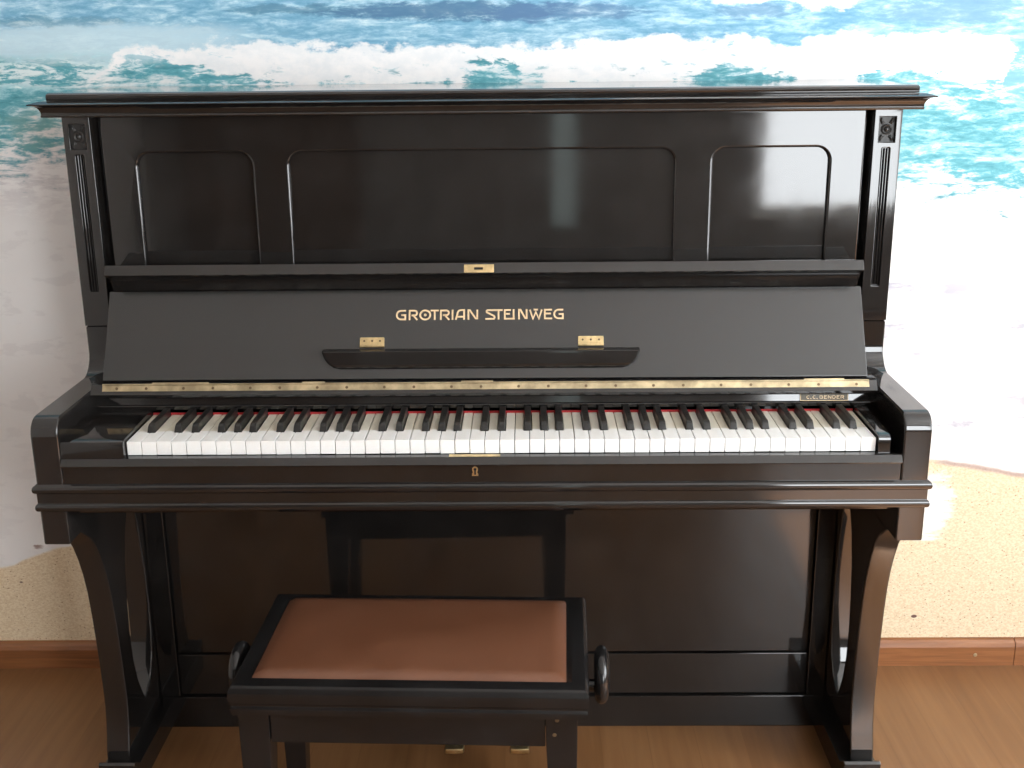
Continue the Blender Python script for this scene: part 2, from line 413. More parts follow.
def front_wall():
    bm = new(); y0, y1 = Y_F - T, Y_F
    for a, b in ((X_L, STREAK[0]), (STREAK[1], FW[0]), (FW[1], X_R)): box(bm, a, b, y0, y1, 0, CEIL)
    for w in (STREAK, FW): box(bm, w[0], w[1], y0, y1, 0, w[2]); box(bm, w[0], w[1], y0, y1, w[3], CEIL)
    return bm
STREAK = (0.17, 0.31, 0.45, 2.0)      # added narrow opening, put in for a light streak in the piano's reflections
struct('wall_front', front_wall(), 'plaster_dark', 'plastered wall with a tall window facing the piano', 'wall')
def window_frame(axis, c, u0, u1, z0, z1, nmull):
    bm = new(); w = 0.06
    def bx(p0, p1, q0, q1):
        if axis == 'X': box(bm, c, c + 0.05, p0, p1, q0, q1, 0.004)
        else: box(bm, p0, p1, c, c + 0.05, q0, q1, 0.004)
    bx(u0, u1, z0, z0 + w); bx(u0, u1, z1 - w, z1)
    for k in range(nmull + 2):
        p = u0 + w / 2 + (u1 - u0 - w) * k / (nmull + 1)
        bx(p - w / 2, p + w / 2, z0 + w, z1 - w)
    return bm
struct('window_1', window_frame('X', X_R + 0.04, *RW, 1), 'white_paint', 'white window frame in the wall on the right of the room', 'window')
struct('window_2', window_frame('Y', Y_F - 0.09, *FW, 0), 'white_paint', 'white window frame in the wall facing the piano', 'window')
g = G('added_streak_glass'); t_ = g.n.new('ShaderNodeBsdfTranslucent'); t_.inputs[0].default_value = (0.34, 0.36, 0.35, 1)
g.link(t_.outputs[0], g.n['Material Output'].inputs[0]); M['frosted'] = g.m
bm = new(); box(bm, STREAK[0], STREAK[1], Y_F - 0.07, Y_F - 0.062, STREAK[2], STREAK[3])
struct('added_streak_pane', bm, 'frosted', 'added translucent pane behind the view, lights a streak in the piano lacquer', 'window')
bm = new()
box(bm, -1.7, -0.8, Y_F + 0.001, Y_F + 0.04, 0, 2.05, 0.004)
struct('door_1', bm, 'door', 'dark wooden door in the wall facing the piano', 'door')

# skirting board along the wallpapered wall, two lengths meeting near the right edge of the view
def skirting(x0, x1):
    pr = [(WALL_Y, 0.0), (WALL_Y - 0.017, 0.0), (WALL_Y - 0.017, 0.046), (WALL_Y - 0.014, 0.055), (WALL_Y - 0.008, 0.061), (WALL_Y, 0.063)]
    bm = new(); prism(bm, pr, 'X', x0, x1); return bm
JX = 1.152
sk = struct('baseboard_back', skirting(X_L, JX - 0.0008), 'skirting', 'brown wooden skirting board along the foot of the wallpapered wall', 'baseboard')
sk2 = struct('baseboard_back_corner', skirting(JX + 0.0008, X_R), 'skirting', 'short end length of brown skirting board in the right corner', 'baseboard')
for x in (1.063, -0.94):
    bm = new(); lathe(bm, [(0.0045, 0), (0.0045, -0.0006), (0.003, -0.0012)], (x, WALL_Y - 0.017, 0.027), 'Y', 14)
    obj('screw', bm, 'brass_dull', sk, zoff=0)

# ------------------------------------------------------------------ THE PIANO
XC = -0.0316
HW = 0.7344                     # half width of the case
HI = 0.6890                     # half width between the cheeks
PF = 0.290                      # front of the pilasters
BACK = 0.585
piano = root('upright_piano', (XC, 0.3, 0), 'old black lacquered upright piano with open keyboard against the sea wallpaper', 'piano')
XLO = 0.0036                    # the bass side stands a little further out
def mirror_x(s, x): return XC + s * x - (XLO if s < 0 and x > 0.66 else 0.0)

# case: back board and floor of the keybed
bm = new(); box(bm, XC - XLO - HI, XC + HI, 0.42, BACK, 0.05 - DZ, 1.238, 0.002)
obj('case_body', bm, 'lacquer', piano)

# side cheeks: tall side plank with the arm, one each
def arc(cy, cz, r, a0, a1, n=8):
    return [(cy + r * math.cos(math.radians(a0 + (a1 - a0) * i / n)), cz + r * math.sin(math.radians(a0 + (a1 - a0) * i / n))) for i in range(n + 1)]
side_prof = [(BACK, -DZ), (BACK, 1.238), (PF + 0.012, 1.238), (PF + 0.012, 0.862), (PF + 0.001, 0.860), (PF + 0.001, 0.815)]
side_prof += arc(PF + 0.001 - 0.042, 0.773 + 0.042, 0.042, 0, -90)[1:]
side_prof += arc(0.003 + 0.030, 0.773 - 0.030, 0.030, 90, 180)
side_prof += [(0.003, 0.553), (0.085, 0.553), (0.36, 0.553), (0.36, -DZ)]
for s in (-1, 1):
    bm = new(); a, b = sorted((mirror_x(s, HI), mirror_x(s, HW)))
    prism(bm, side_prof, 'X', a, b, 0.0035, 3)
    obj('side_cheek', bm, 'lacquer', piano)

# pilasters with a carved block and a reeded groove
for s in (-1, 1):
    a, b = sorted((mirror_x(s, 0.686), mirror_x(s, HW)))
    w = b - a; cx = (a + b) / 2 - s * 0.0008
    outer = [(a, 0.862), (b, 0.862), (b, 1.240), (a, 1.240)]
    fl = rrect(cx - 0.0075, cx + 0.0075, 0.926, 1.173, 0.002, seg=2)
    sq = [(cx - 0.0145, 1.182), (cx + 0.0145, 1.182), (cx + 0.0145, 1.226), (cx - 0.0145, 1.226)]
    bm = holed([outer, fl, sq], 0.014, 0.0012)
    xform(bm, Matrix.Translation((0, PF + 0.007, 0)) @ Matrix.Rotation(math.radians(90), 4, 'X'))
    p = obj('pilaster', bm, 'lacquer', piano)
    # reeds
    bm = new(); box(bm, cx - 0.0085, cx + 0.0085, PF + 0.0085, PF + 0.0115, 0.924, 1.175)
    for k in (-1, 0, 1):
        pts = [(cx + k * 0.0048 + 0.0023 * math.cos(math.radians(t)), PF + 0.0085 - 0.0055 * math.sin(math.radians(t))) for t in range(0, 181, 20)]
        prism(bm, pts, 'Z', 0.9275, 1.1715)
    obj('reeding', bm, 'lacquer', p)
    # carved square: a rosette with leaves in the corners
    bm = new(); box(bm, cx - 0.0155, cx + 0.0155, PF + 0.007, PF + 0.0115, 1.181, 1.227)
    zc = 1.204
    lathe(bm, [(0.0092, 0.006), (0.0092, 0.0035), (0.0075, 0.0022), (0.0062, 0.0032), (0.0048, 0.0038), (0.0040, 0.0022), (0.0025, 0.0008), (0.0006, 0.0002)], (cx, PF + 0.0016, zc), 'Y', 20)
    for sx in (-1, 1):
        for sz in (-1, 1):
            for t in (0, 1):
                b2 = new()
                bmesh.ops.create_uvsphere(b2, u_segments=10, v_segments=6, radius=1)
                ang = math.atan2(sz * 0.0150, sx * 0.0095) + (0.35 if t else -0.35)
                xform(b2, Matrix.Translation((cx + sx * 0.0090, PF + 0.0062, zc + sz * 0.0145)) @ Matrix.Rotation(-ang, 4, 'Y') @ Matrix.Diagonal((0.0062, 0.0030, 0.0022, 1)))
                me = bpy.data.meshes.new('t'); b2.to_mesh(me); b2.free(); bm.from_mesh(me); bpy.data.meshes.remove(me)
    obj('carved_rosette', bm, 'carving', p)

# upper front panel: frame with three sunk panels
px = 0.6755
outer = [(XC - px, 0.90), (XC + px, 0.90), (XC + px, 1.240), (XC - px, 1.240)]
wins = [(-0.6150, -0.4095), (-0.3440, 0.3410), (0.4085, 0.6140)]
holes = [rrect(XC + a, XC + b, 0.93, 1.174, 0.024, (0, 0, 1, 1), 8) for a, b in wins]
bm = holed([outer] + holes, 0.012, 0.0045, 3)
xform(bm, Matrix.Translation((0, PF + 0.008 + 0.006, 0)) @ Matrix.Rotation(math.radians(90), 4, 'X'))
up = obj('upper_panel_frame', bm, 'lacquer', piano)
for a, b in wins:
    bm = new(); box(bm, XC + a - 0.006, XC + b + 0.006, PF + 0.0165, PF + 0.024, 0.925, 1.180)
    obj('sunk_panel', bm, 'lacquer', up)
bm = new(); box(bm, XC - XLO - HI, XC + HI, PF + 0.030, 0.42, 0.70, 1.236)
obj('action_case', bm, 'lacquer', piano)

# lid: cornice moulding below, flat lid board on top
prof = [(-0.05, 1.239), (0.024, 1.239), (0.0265, 1.2395), (0.0275, 1.2415), (0.0265, 1.2435), (0.0265, 1.2445)]
prof += [(0.0265 + 0.0145 * (1 - math.cos(math.radians(t))), 1.2445 + 0.0155 * math.sin(math.radians(t))) for t in (15, 30, 45, 60, 75, 88)]
prof += [(0.0425, 1.2600), (0.0437, 1.2612), (0.0432, 1.2622), (0.0300, 1.2660), (0.0220, 1.2670), (-0.05, 1.2670)]
bm = new(); sweep_u(bm, prof, XC - HW - 0.0012, XC + HW, PF, BACK)
corn = obj('cornice', bm, 'lacquer', piano)
pr = [(0.586, 1.2672), (0.273, 1.2672), (0.272, 1.274), (0.274, 1.2775), (0.279, 1.2795), (0.286, 1.2803), (0.586, 1.2803)]
bm = new(); prism(bm, pr, 'X', XC - 0.755, XC + 0.755, 0.002)
obj('lid', bm, 'lacquer', piano)

# fall board (leaning open), in its own (x, s, n) frame: s up the board, n out of its face
P0 = Vector((0, 0.180, 0.788)); P1 = Vector((0, 0.262, 0.932))
tdir = (P1 - P0).normalized(); ndir = Vector((0, -tdir.z, tdir.y))
FL = (P1 - P0).length
FM = Matrix(((1, 0, 0, 0), (0, tdir.y, ndir.y, P0.y), (0, tdir.z, ndir.z, P0.z), (0, 0, 0, 1)))
bm = new(); box(bm, XC - px, XC + px, 0.0, FL, -0.018, 0.0, 0.0015)
xform(bm, FM); fall = obj('fall_board', bm, 'fall', piano)
# curved shoulder and front lip folded forward at its top
q0 = P1 + tdir * 0.001
lip = [(q0.y + 0.012, q0.z - 0.004), (q0.y - 0.001, q0.z + 0.0005), (q0.y - 0.006, q0.z + 0.010), (q0.y - 0.012, q0.z + 0.019), (q0.y - 0.022, q0.z + 0.028), (0.2275, 0.9655), (0.2225, 0.9672), (0.2215, 0.9690), (0.2285, 0.9830), (0.2310, 0.9850), (0.2345, 0.9850), (0.285, 0.972), (0.285, 0.93)]
bm = new(); prism(bm, lip, 'X', XC - 0.668, XC + 0.668, 0.001)
obj('fall_lip', bm, 'lacquer', piano)
def on_lip(bm):
    a = Vector((0, 0.2215, 0.9690)); b = Vector((0, 0.2285, 0.9830)); t = (b - a).normalized(); n = Vector((0, -t.z, t.y))
    xform(bm, Matrix(((1, 0, 0, 0), (0, t.y, n.y, a.y), (0, t.z, n.z, a.z), (0, 0, 0, 1))))
lipo = bpy.data.objects['fall_lip']
pts = rrect(-0.0640, -0.0112, 0.0004, 0.0152, 0.001, seg=2)
hole = rrect(-0.0462, -0.0305, 0.0055, 0.0100, 0.0005, seg=1)
bm = holed([pts, hole], 0.0016, 0.0003); on_lip(bm); lk = obj('lock_plate', bm, 'brass', lipo); lab(lk, 'brass lock plate')
bm = new(); box(bm, -0.047, -0.030, 0.005, 0.0105, 0.0001, 0.0004); on_lip(bm); obj('lock_slot', bm, 'hole', lipo)

# gold lettering
def ribbon(bm, pts, w, closed=False, h=0.0004):
    """flat stroke in the XY plane with mitred joints, square ends"""
    n = len(pts); P = [Vector((p[0], p[1])) for p in pts]; L_, R_ = [], []
    for i in range(n):
        if closed: a, b = P[i - 1], P[(i + 1) % n]
        else: a, b = P[max(0, i - 1)], P[min(n - 1, i + 1)]
        d1 = (P[i] - a).normalized() if (P[i] - a).length > 1e-9 else (b - P[i]).normalized()
        d2 = (b - P[i]).normalized() if (b - P[i]).length > 1e-9 else d1
        nn = Vector((-(d1.y + d2.y), d1.x + d2.x))
        if nn.length < 1e-6: nn = Vector((-d1.y, d1.x))
        nn.normalize(); k = max(0.5, nn.dot(Vector((-d1.y, d1.x))))
        L_.append(P[i] + nn * (w / 2 / k)); R_.append(P[i] - nn * (w / 2 / k))
    rng = range(n) if closed else range(n - 1)
    vv = [[bm.verts.new((p.x, p.y, z)) for p in S] for S in (L_, R_) for z in (0.0, h)]
    Lb, Lt, Rb, Rt = vv
    for i in rng:
        j = (i + 1) % n
        bm.faces.new((Lt[i], Rt[i], Rt[j], Lt[j])); bm.faces.new((Lb[i], Lb[j], Rb[j], Rb[i]))
        bm.faces.new((Lb[i], Lt[i], Lt[j], Lb[j])); bm.faces.new((Rb[i], Rb[j], Rt[j], Rt[i]))
    if not closed:
        bm.faces.new((Lb[0], Rb[0], Rt[0], Lt[0])); bm.faces.new((Lb[-1], Lt[-1], Rt[-1], Rb[-1]))
def ell(cx, cy, rx, ry, a0, a1, n=14):
    return [(cx + rx * math.cos(math.radians(a0 + (a1 - a0) * i / n)), cy + ry * math.sin(math.radians(a0 + (a1 - a0) * i / n))) for i in range(n + 1)]
# unit letters: height 0..1, list of (points, closed)
def glyph(ch, w):
    if ch == 'G': return [([(w, 0.93)] + [(0.52 * w, 0.93)] + ell(0.52 * w, 0.5, 0.47 * w, 0.43, 100, 262, 14)[0:] + [(0.95 * w, 0.07), (0.95 * w, 0.50), (0.52 * w, 0.50)], False)]
    if ch == 'R': return [([(0.07, 0), (0.07, 0.93), (0.62 * w, 0.93)] + ell(0.66 * w, 0.70, 0.27 * w, 0.23, 80, -90, 8) + [(0.30 * w, 0.47)], False), ([(0.50 * w, 0.47), (0.97 * w, 0.0)], False)]
    if ch == 'O': return [(ell(0.5 * w, 0.5, 0.46 * w, 0.45, 0, 345, 23), True), (ell(0.5 * w, 0.5, 0.05, 0.05, 0, 315, 7), True)]
    if ch == 'T': return [([(0, 0.93), (w, 0.93)], False), ([(0.5 * w, 0.0), (0.5 * w, 0.93)], False)]
    if ch == 'I': return [([(0.07, 0), (0.07, 1.0)], False)]
    if ch == 'A': return [([(0.05, 0.0), (0.22 * w, 0.52)] + ell(0.60 * w, 0.62, 0.36 * w, 0.34, 165, 90, 6) + [(0.94 * w, 0.96), (0.94 * w, 0.0)], False), ([(0.14 * w, 0.30), (0.94 * w, 0.30)], False)]
    if ch == 'N': return [([(0.07, 0.0), (0.07, 0.95), (0.20, 0.95), (0.78 * w, 0.12), (0.94 * w, 0.12), (0.94 * w, 1.0)], False)]
    if ch == 'M2': return []
    if ch == 'S': return [([(0.95 * w, 0.93), (0.22 * w, 0.93), (0.12 * w, 0.84), (0.14 * w, 0.72), (0.88 * w, 0.36), (0.94 * w, 0.22), (0.86 * w, 0.07), (0.0, 0.07)], False)]
    if ch == 'E': return [([(w, 0.93), (0.07, 0.93), (0.07, 0.07), (w, 0.07)], False), ([(0.07, 0.56), (0.85 * w, 0.56)], False)]
    if ch == 'W': return [([(0.04, 0.95), (0.27 * w, 0.05), (0.5 * w, 0.72), (0.73 * w, 0.05), (w - 0.04, 0.95)], False), ([(0.33 * w, 0.95), (0.67 * w, 0.95)], False)]
    if ch == 'C': return [(ell(0.55 * w, 0.5, 0.48 * w, 0.43, 50, 310, 14), False)]
    if ch == 'B': return [([(0.07, 0.07), (0.07, 0.93), (0.6 * w, 0.93)] + ell(0.6 * w, 0.73, 0.3 * w, 0.2, 80, -80, 6) + ell(0.62 * w, 0.30, 0.32 * w, 0.23, 80, -90, 6) + [(0.07, 0.07)], False)]
    if ch == 'D': return [([(0.07, 0.07), (0.07, 0.93), (0.45 * w, 0.93)] + ell(0.45 * w, 0.5, 0.48 * w, 0.43, 80, -90, 10) + [(0.07, 0.07)], False)]
    if ch == '.': return [(ell(0.06, 0.07, 0.05, 0.05, 0, 315, 7), True)]
    return []
def lettering(items, y0, H, stroke, place):
    """items: (glyph, x0, x1) in metres"""
    bm = new()
    for ch, x0, x1 in items:
        w = (x1 - x0) / H
        for pts, cl in glyph(ch, w):
            ribbon(bm, [(x0 + p[0] * H, y0 + p[1] * H) for p in pts], stroke, cl)
    bmesh.ops.recalc_face_normals(bm, faces=bm.faces)
    xform(bm, place)
    return bm
def zx(z, base, k): return base + z * k
A = lambda z: -0.1876 + (z - 45) * (0.1460 / 915.0)      # zoomed columns of the first word
B = lambda z: -0.0282 + (z - 50) * (0.1385 / 850.0)      # and of the second
items = [('G', A(45), A(152)), ('R', A(186), A(284)), ('O', A(308), A(432)), ('T', A(430), A(522)), ('R', A(536), A(642)), ('I', A(668), A(690)), ('A', A(706), A(812)), ('N', A(846), A(960)),
         ('S', B(50), B(158)), ('T', B(150), B(240)), ('E', B(256), B(330)), ('I', B(352), B(376)), ('N', B(412), B(508)), ('W', B(534), B(674)), ('E', B(694), B(782)), ('G', B(800), B(904))]
bm = lettering(items, 0.1080, 0.0188, 0.0031, FM @ Matrix.Translation((0, 0, 0.0002)))
b2 = new(); ribbon(b2, [(B(300), 0.1080 + 0.0013), (B(372), 0.1080 + 0.0013)], 0.0031); xform(b2, FM @ Matrix.Translation((0, 0, 0.0003)))
me = bpy.data.meshes.new('t'); b2.to_mesh(me); b2.free(); bm.from_mesh(me); bpy.data.meshes.remove(me)
lab(obj('gold_lettering', bm, 'gold', fall), 'gold capital lettering')

# folding music ledge with rounded lower corners, on two brass hinges
ledge = [(-0.3165, 0.0590), (-0.3165, 0.0500), (-0.3120, 0.0390), (-0.3040, 0.0300), (-0.2950, 0.0250), (-0.2850, 0.0232), (0.2130, 0.0232), (0.2230, 0.0250), (0.2320, 0.0300), (0.2400, 0.0390), (0.2445, 0.0500), (0.2445, 0.0590)]
def ledge_mesh():
    bm = new()
    row = [(0.0232, 0.0015), (0.0238, 0.0035), (0.0262, 0.0055), (0.0320, 0.0083), (0.0390, 0.0118), (0.0460, 0.0153), (0.0490, 0.0168), (0.0505, 0.0168), (0.0520, 0.0152), (0.0590, 0.0045), (0.0597, 0.0010)]
    def xs(s_):
        L_, R_ = ledge[:6], ledge[6:]
        def ip(tab):
            tab = sorted((p[1], p[0]) for p in tab)
            if s_ <= tab[0][0]: return tab[0][1]
            for (a, xa), (b, xb) in zip(tab, tab[1:]):
                if a <= s_ <= b: return xa + (xb - xa) * (s_ - a) / max(1e-9, b - a)
            return tab[-1][1]
        return ip(L_), ip(R_)
    fr = []; bk = []
    for s_, n_ in row:
        x0, x1 = xs(s_); e = 0.0025
        fr.append([bm.verts.new((x, s_, n)) for x, n in ((x0, max(0.0008, n_ - e)), (x0 + e, n_), (x1 - e, n_), (x1, max(0.0008, n_ - e)))])
        bk.append([bm.verts.new((x, s_, 0.0003)) for x in (x0, x1)])
    for a, b, c_, d in zip(fr, fr[1:], bk, bk[1:]):
        for k in range(3): bm.faces.new((a[k], a[k + 1], b[k + 1], b[k]))
        bm.faces.new((c_[0], a[0], b[0], d[0])); bm.faces.new((a[3], c_[1], d[1], b[3])); bm.faces.new((c_[1], c_[0], d[0], d[1]))
    bm.faces.new((fr[0][0], bk[0][0], bk[0][1], fr[0][3], fr[0][2], fr[0][1]))
    bm.faces.new((bk[-1][0], fr[-1][0], fr[-1][1], fr[-1][2], fr[-1][3], bk[-1][1]))
    bmesh.ops.recalc_face_normals(bm, faces=bm.faces)
    return bm
bm = ledge_mesh()
xform(bm, FM @ Matrix.Translation((0, -0.0048, 0))); obj('music_ledge', bm, 'lacquer', fall)
for x0, x1 in ((-0.2515, -0.2078), (0.1366, 0.1819)):
    bm = new(); prism(bm, rrect(x0, x1, 0.0605, 0.0762, 0.002, seg=3), 'Z', 0.0003, 0.0016, 0.0004)
    c0 = [(0.0595 + 0.0022 * math.cos(math.radians(t)), 0.0018 + 0.0022 * math.sin(math.radians(t))) for t in range(0, 360, 30)]
    prism(bm, c0, 'X', x0, x1)
    xform(bm, FM); h = lab(obj('hinge', bm, 'brass', fall), 'small brass hinge')
    for k in (0.18, 0.5, 0.82):
        bm = new(); lathe(bm, [(0.0019, 0.0014), (0.0019, 0.0020), (0.0010, 0.0022)], (x0 + (x1 - x0) * k, 0.0695, 0), 'Z', 12)
        xform(bm, FM); obj('screw', bm, 'screw', fall)

# long brass strip along the foot of the fall board
def strip_m():
    a = Vector((0, 0.1615, 0.7737)); b = Vector((0, 0.1668, 0.7832)); t = (b - a).normalized(); n = Vector((0, -t.z, t.y))
    return Matrix(((1, 0, 0, 0), (0, t.y, n.y, a.y), (0, t.z, n.z, a.z), (0, 0, 0, 1))), (b - a).length
SM, SL = strip_m()
bm = new(); box(bm, XC - px + 0.004, XC + px - 0.001, 0.0, SL, -0.002, 0.0, 0.0004)
c0 = [(SL + 0.0012 + 0.0016 * math.cos(math.radians(t)), -0.0002 + 0.0016 * math.sin(math.radians(t))) for t in range(0, 360, 30)]
prism(bm, c0, 'X', XC - px + 0.004, XC + px - 0.001)
for x0, x1 in ((-0.615, -0.515), (-0.35, -0.31), (-0.07, -0.014), (0.53, 0.60)):
    box(bm, x0, x1, SL + 0.001, SL + 0.0045, -0.001, 0.0012, 0.0004)
xform(bm, SM); strip = lab(obj('brass_strip', bm, 'brass_dull', piano), 'long brass hinge strip')
x = XC - px + 0.03
while x < XC + px - 0.02:
    for dx in (0.0, 0.052):
        if x + dx < XC + px - 0.01:
            bm = new(); lathe(bm, [(0.0026, -0.0002), (0.0026, 0.0004), (0.0014, 0.0008)], (x + dx, SL * 0.45, 0), 'Z', 12)
            xform(bm, SM); obj('screw', bm, 'screw', strip)
    x += 0.118

# rail and name board behind the keys
nb = [(0.215, 0.7375), (0.1675, 0.7375), (0.1660, 0.7440), (0.1670, 0.7455), (0.1690, 0.7465), (0.1720, 0.7590), (0.1655, 0.7600), (0.1600, 0.7612), (0.1580, 0.7635), (0.1580, 0.7680), (0.1600, 0.7702), (0.1690, 0.7838), (0.178, 0.786), (0.215, 0.786)]
bm = new(); prism(bm, nb, 'X', XC - XLO - HI + 0.0005, XC + HI - 0.0005, 0.0006)
name = obj('name_board', bm, 'lacquer', piano)
def nb_m():
    a = Vector((0, 0.1688, 0.7458)); b = Vector((0, 0.1718, 0.7592)); t = (b - a).normalized(); n = Vector((0, -t.z, t.y))
    return Matrix(((1, 0, 0, 0), (0, t.y, n.y, a.y), (0, t.z, n.z, a.z), (0, 0, 0, 1)))
NM = nb_m()
px0, px1 = 0.5250, 0.6095
bm = new(); box(bm, px0, px1, 0.0004, 0.0142, 0.0004, 0.0016, 0.0003)
xform(bm, NM); mp = obj('dealer_plate', bm, 'plate', name); lab(mp, 'small dark plate with gilt border and lettering')
bm = new()
ribbon(bm, [(px0 + 0.0009, 0.0013), (px1 - 0.0009, 0.0013), (px1 - 0.0009, 0.0133), (px0 + 0.0009, 0.0133)], 0.0011, True)
cx = px0 + 0.0115; gl = []
for ch, w in (('C', 0.0052), ('.', 0.0016), ('C', 0.0052), ('.', 0.0030), ('B', 0.0054), ('E', 0.0050), ('N', 0.0058), ('D', 0.0056), ('E', 0.0050), ('R', 0.0056)):
    gl.append((ch, cx, cx + (w if ch != '.' else 0.0016))); cx += w + 0.0020
b2 = lettering(gl, 0.0044, 0.0058, 0.0011, Matrix.Identity(4))
me = bpy.data.meshes.new('t'); b2.to_mesh(me); b2.free(); bm.from_mesh(me); bpy.data.meshes.remove(me)
xform(bm, NM @ Matrix.Translation((0, 0, 0.0016)))
bmesh.ops.recalc_face_normals(bm, faces=bm.faces)
obj('plate_lettering', bm, 'gold', name)

# keys: 85 of them, A to A
KX0, KX1, KY, KZ = -0.6180, 0.6180, 0.020, 0.7288
NW = 50; KW = (KX1 - KX0) / NW
order = 'ABCDEFG'
blacks = []
offs = {'A': 0.06, 'C': -0.10, 'D': 0.10, 'F': -0.13, 'G': 0.0}
for i in range(NW - 1):
    n_ = order[i % 7]
    if n_ in offs: blacks.append((i, KX0 + (i + 1) * KW + offs[n_] * KW * 0.9))
bset = dict(blacks)
BW = 0.0128; GAP = 0.0006; NOTCH = 0.0685; KB = 0.172
for i in range(NW):
    x0, x1 = KX0 + i * KW + GAP, KX0 + (i + 1) * KW - GAP
    tl0 = bset[i - 1] + BW / 2 + 0.0008 if (i - 1) in bset else x0
    tl1 = bset[i] - BW / 2 - 0.0008 if i in bset else x1
    pts = [(x0, KY), (x1, KY)]
    if tl1 < x1: pts += [(x1, NOTCH - 0.002), (tl1, NOTCH - 0.002)]
    pts += [(tl1, KB), (tl0, KB)]
    if tl0 > x0: pts += [(tl0, NOTCH - 0.002), (x0, NOTCH - 0.002)]
    dz = random.uniform(-0.0004, 0.0004)
    bm = new(); prism(bm, pts, 'Z', KZ - 0.0235 + dz, KZ + dz, 0.0007, 2)
    # origin at the key front so the ivory texture reads from there
    k = obj('white_key', bm, 'ivory', piano)
    sh = (KB - KY) / 2
    for v_ in k.data.vertices: v_.co.y += sh
    k.location.y -= sh; WORLD[k.name].y -= sh
for i, xb in blacks:
    y0, y1, zb, zt = NOTCH, 0.167, KZ - 0.012, KZ + 0.0125
    b_, t_ = BW / 2, BW / 2 - 0.0014
    bm = new()
    sec = [(y0, zb, b_), (y0, KZ + 0.001, b_), (y0 + 0.0035, KZ + 0.009, t_ + 0.0004), (y0 + 0.009, zt, t_), (y1, zt - 0.0005, t_), (y1, zb, b_)]
    lft = [bm.verts.new((xb - w, y, z)) for y, z, w in sec]; rgt = [bm.verts.new((xb + w, y, z)) for y, z, w in sec]
    bm.faces.new(lft); bm.faces.new(rgt[::-1])
    for a in range(6): bm.faces.new((lft[a], rgt[a], rgt[(a + 1) % 6], lft[(a + 1) % 6]))
    bmesh.ops.recalc_face_normals(bm, faces=bm.faces)
    bmesh.ops.bevel(bm, geom=list(bm.edges), offset=0.0009, segments=2, profile=0.5, affect='EDGES')
    obj('black_key', bm, 'ebony', piano)
bm = new(); box(bm, KX0, KX1, 0.1655, 0.1672, KZ - 0.004, KZ + 0.0035)
lab(obj('key_felt', bm, 'felt', piano), 'thin red felt strip behind the keys')

# key blocks at both ends of the keyboard
def key_block(x0, x1, yf):
    pr = [(0.205, 0.690), (0.205, 0.7400), (yf + 0.03, 0.7360), (yf + 0.010, 0.7350), (yf + 0.003, 0.7320), (yf, 0.7260), (yf, 0.690)]
    bm = new(); prism(bm, pr, 'X', x0, x1, 0.0005); return bm
obj('key_block', key_block(XC - XLO - HI + 0.0008, KX0 - 0.0015, 0.006), 'lacquer', piano)
obj('key_block', key_block(KX1 + 0.0018, KX1 + 0.0215, 0.012), 'lacquer', piano)

# key slip, lock keyhole and strike plate
sp = [(0.0185, 0.655), (0.0185, 0.7045), (0.0056, 0.7045), (0.0040, 0.7040), (-0.0030, 0.6955), (-0.0038, 0.6935), (-0.0030, 0.6918), (0.0030, 0.6905), (0.0040, 0.6890), (0.0040, 0.655)]
bm = new(); prism(bm, sp, 'X', XC - XLO - HI + 0.0006, XC + HI - 0.0006, 0.0006)
slip = obj('key_slip', bm, 'lacquer', piano)
bm = new(); box(bm, -0.0835, 0.0010, 0.0052, 0.0160, 0.7046, 0.7052, 0.0002)
lab(obj('strike_plate', bm, 'brass', slip), 'brass strike plate')
kz = 0.6718
esc = [(-0.0052, 0.0), (0.0052, 0.0), (0.0052, 0.0035), (0.0034, 0.0062), (0.0046, 0.0090)] + ell(0, 0.0115, 0.0048, 0.0048, -20, 200, 10) + [(-0.0046, 0.0090), (-0.0034, 0.0062), (-0.0052, 0.0035)]
kh = [(-0.0014, 0.0020), (0.0014, 0.0020), (0.0014, 0.0095)] + ell(0, 0.0115, 0.0024, 0.0024, -40, 220, 8) + [(-0.0014, 0.0095)]
for nm, pts, mt, y in (('keyhole_plate', esc, 'brass', 0.0032), ('keyhole', kh, 'hole', 0.0030)):
    bm = new(); prism(bm, [(-0.0408 + p[0], kz + p[1]) for p in pts], 'Y', y, 0.0041)
    o = obj(nm, bm, mt, slip)
    if mt == 'brass': lab(o, 'brass keyhole plate')

# keybed and its double astragal moulding
bm = new(); box(bm, XC - XLO - HI + 0.0005, XC + HI - 0.0005, 0.008, 0.42, 0.608, 0.6545)
obj('keybed', bm, 'lacquer', piano)
prof = [(-0.004, 0.6125), (0.0006, 0.6125)]
prof += [(0.0006 + 0.0044 * math.cos(math.radians(t)), 0.6195 + 0.0070 * math.sin(math.radians(t))) for t in (-80, -55, -30, 0, 30, 55, 80)]
prof += [(0.0010, 0.6275), (0.0010, 0.6440)]
prof += [(0.0008 + 0.0056 * math.cos(math.radians(t)), 0.6520 + 0.0075 * math.sin(math.radians(t))) for t in (-80, -55, -30, 0, 30, 55, 80)]
prof += [(0.0005, 0.6605), (-0.004, 0.6605)]
bm = new(); sweep_u(bm, prof, XC - XLO - HW, XC + HW, 0.003, PF - 0.02)
obj('double_moulding', bm, 'lacquer', piano)

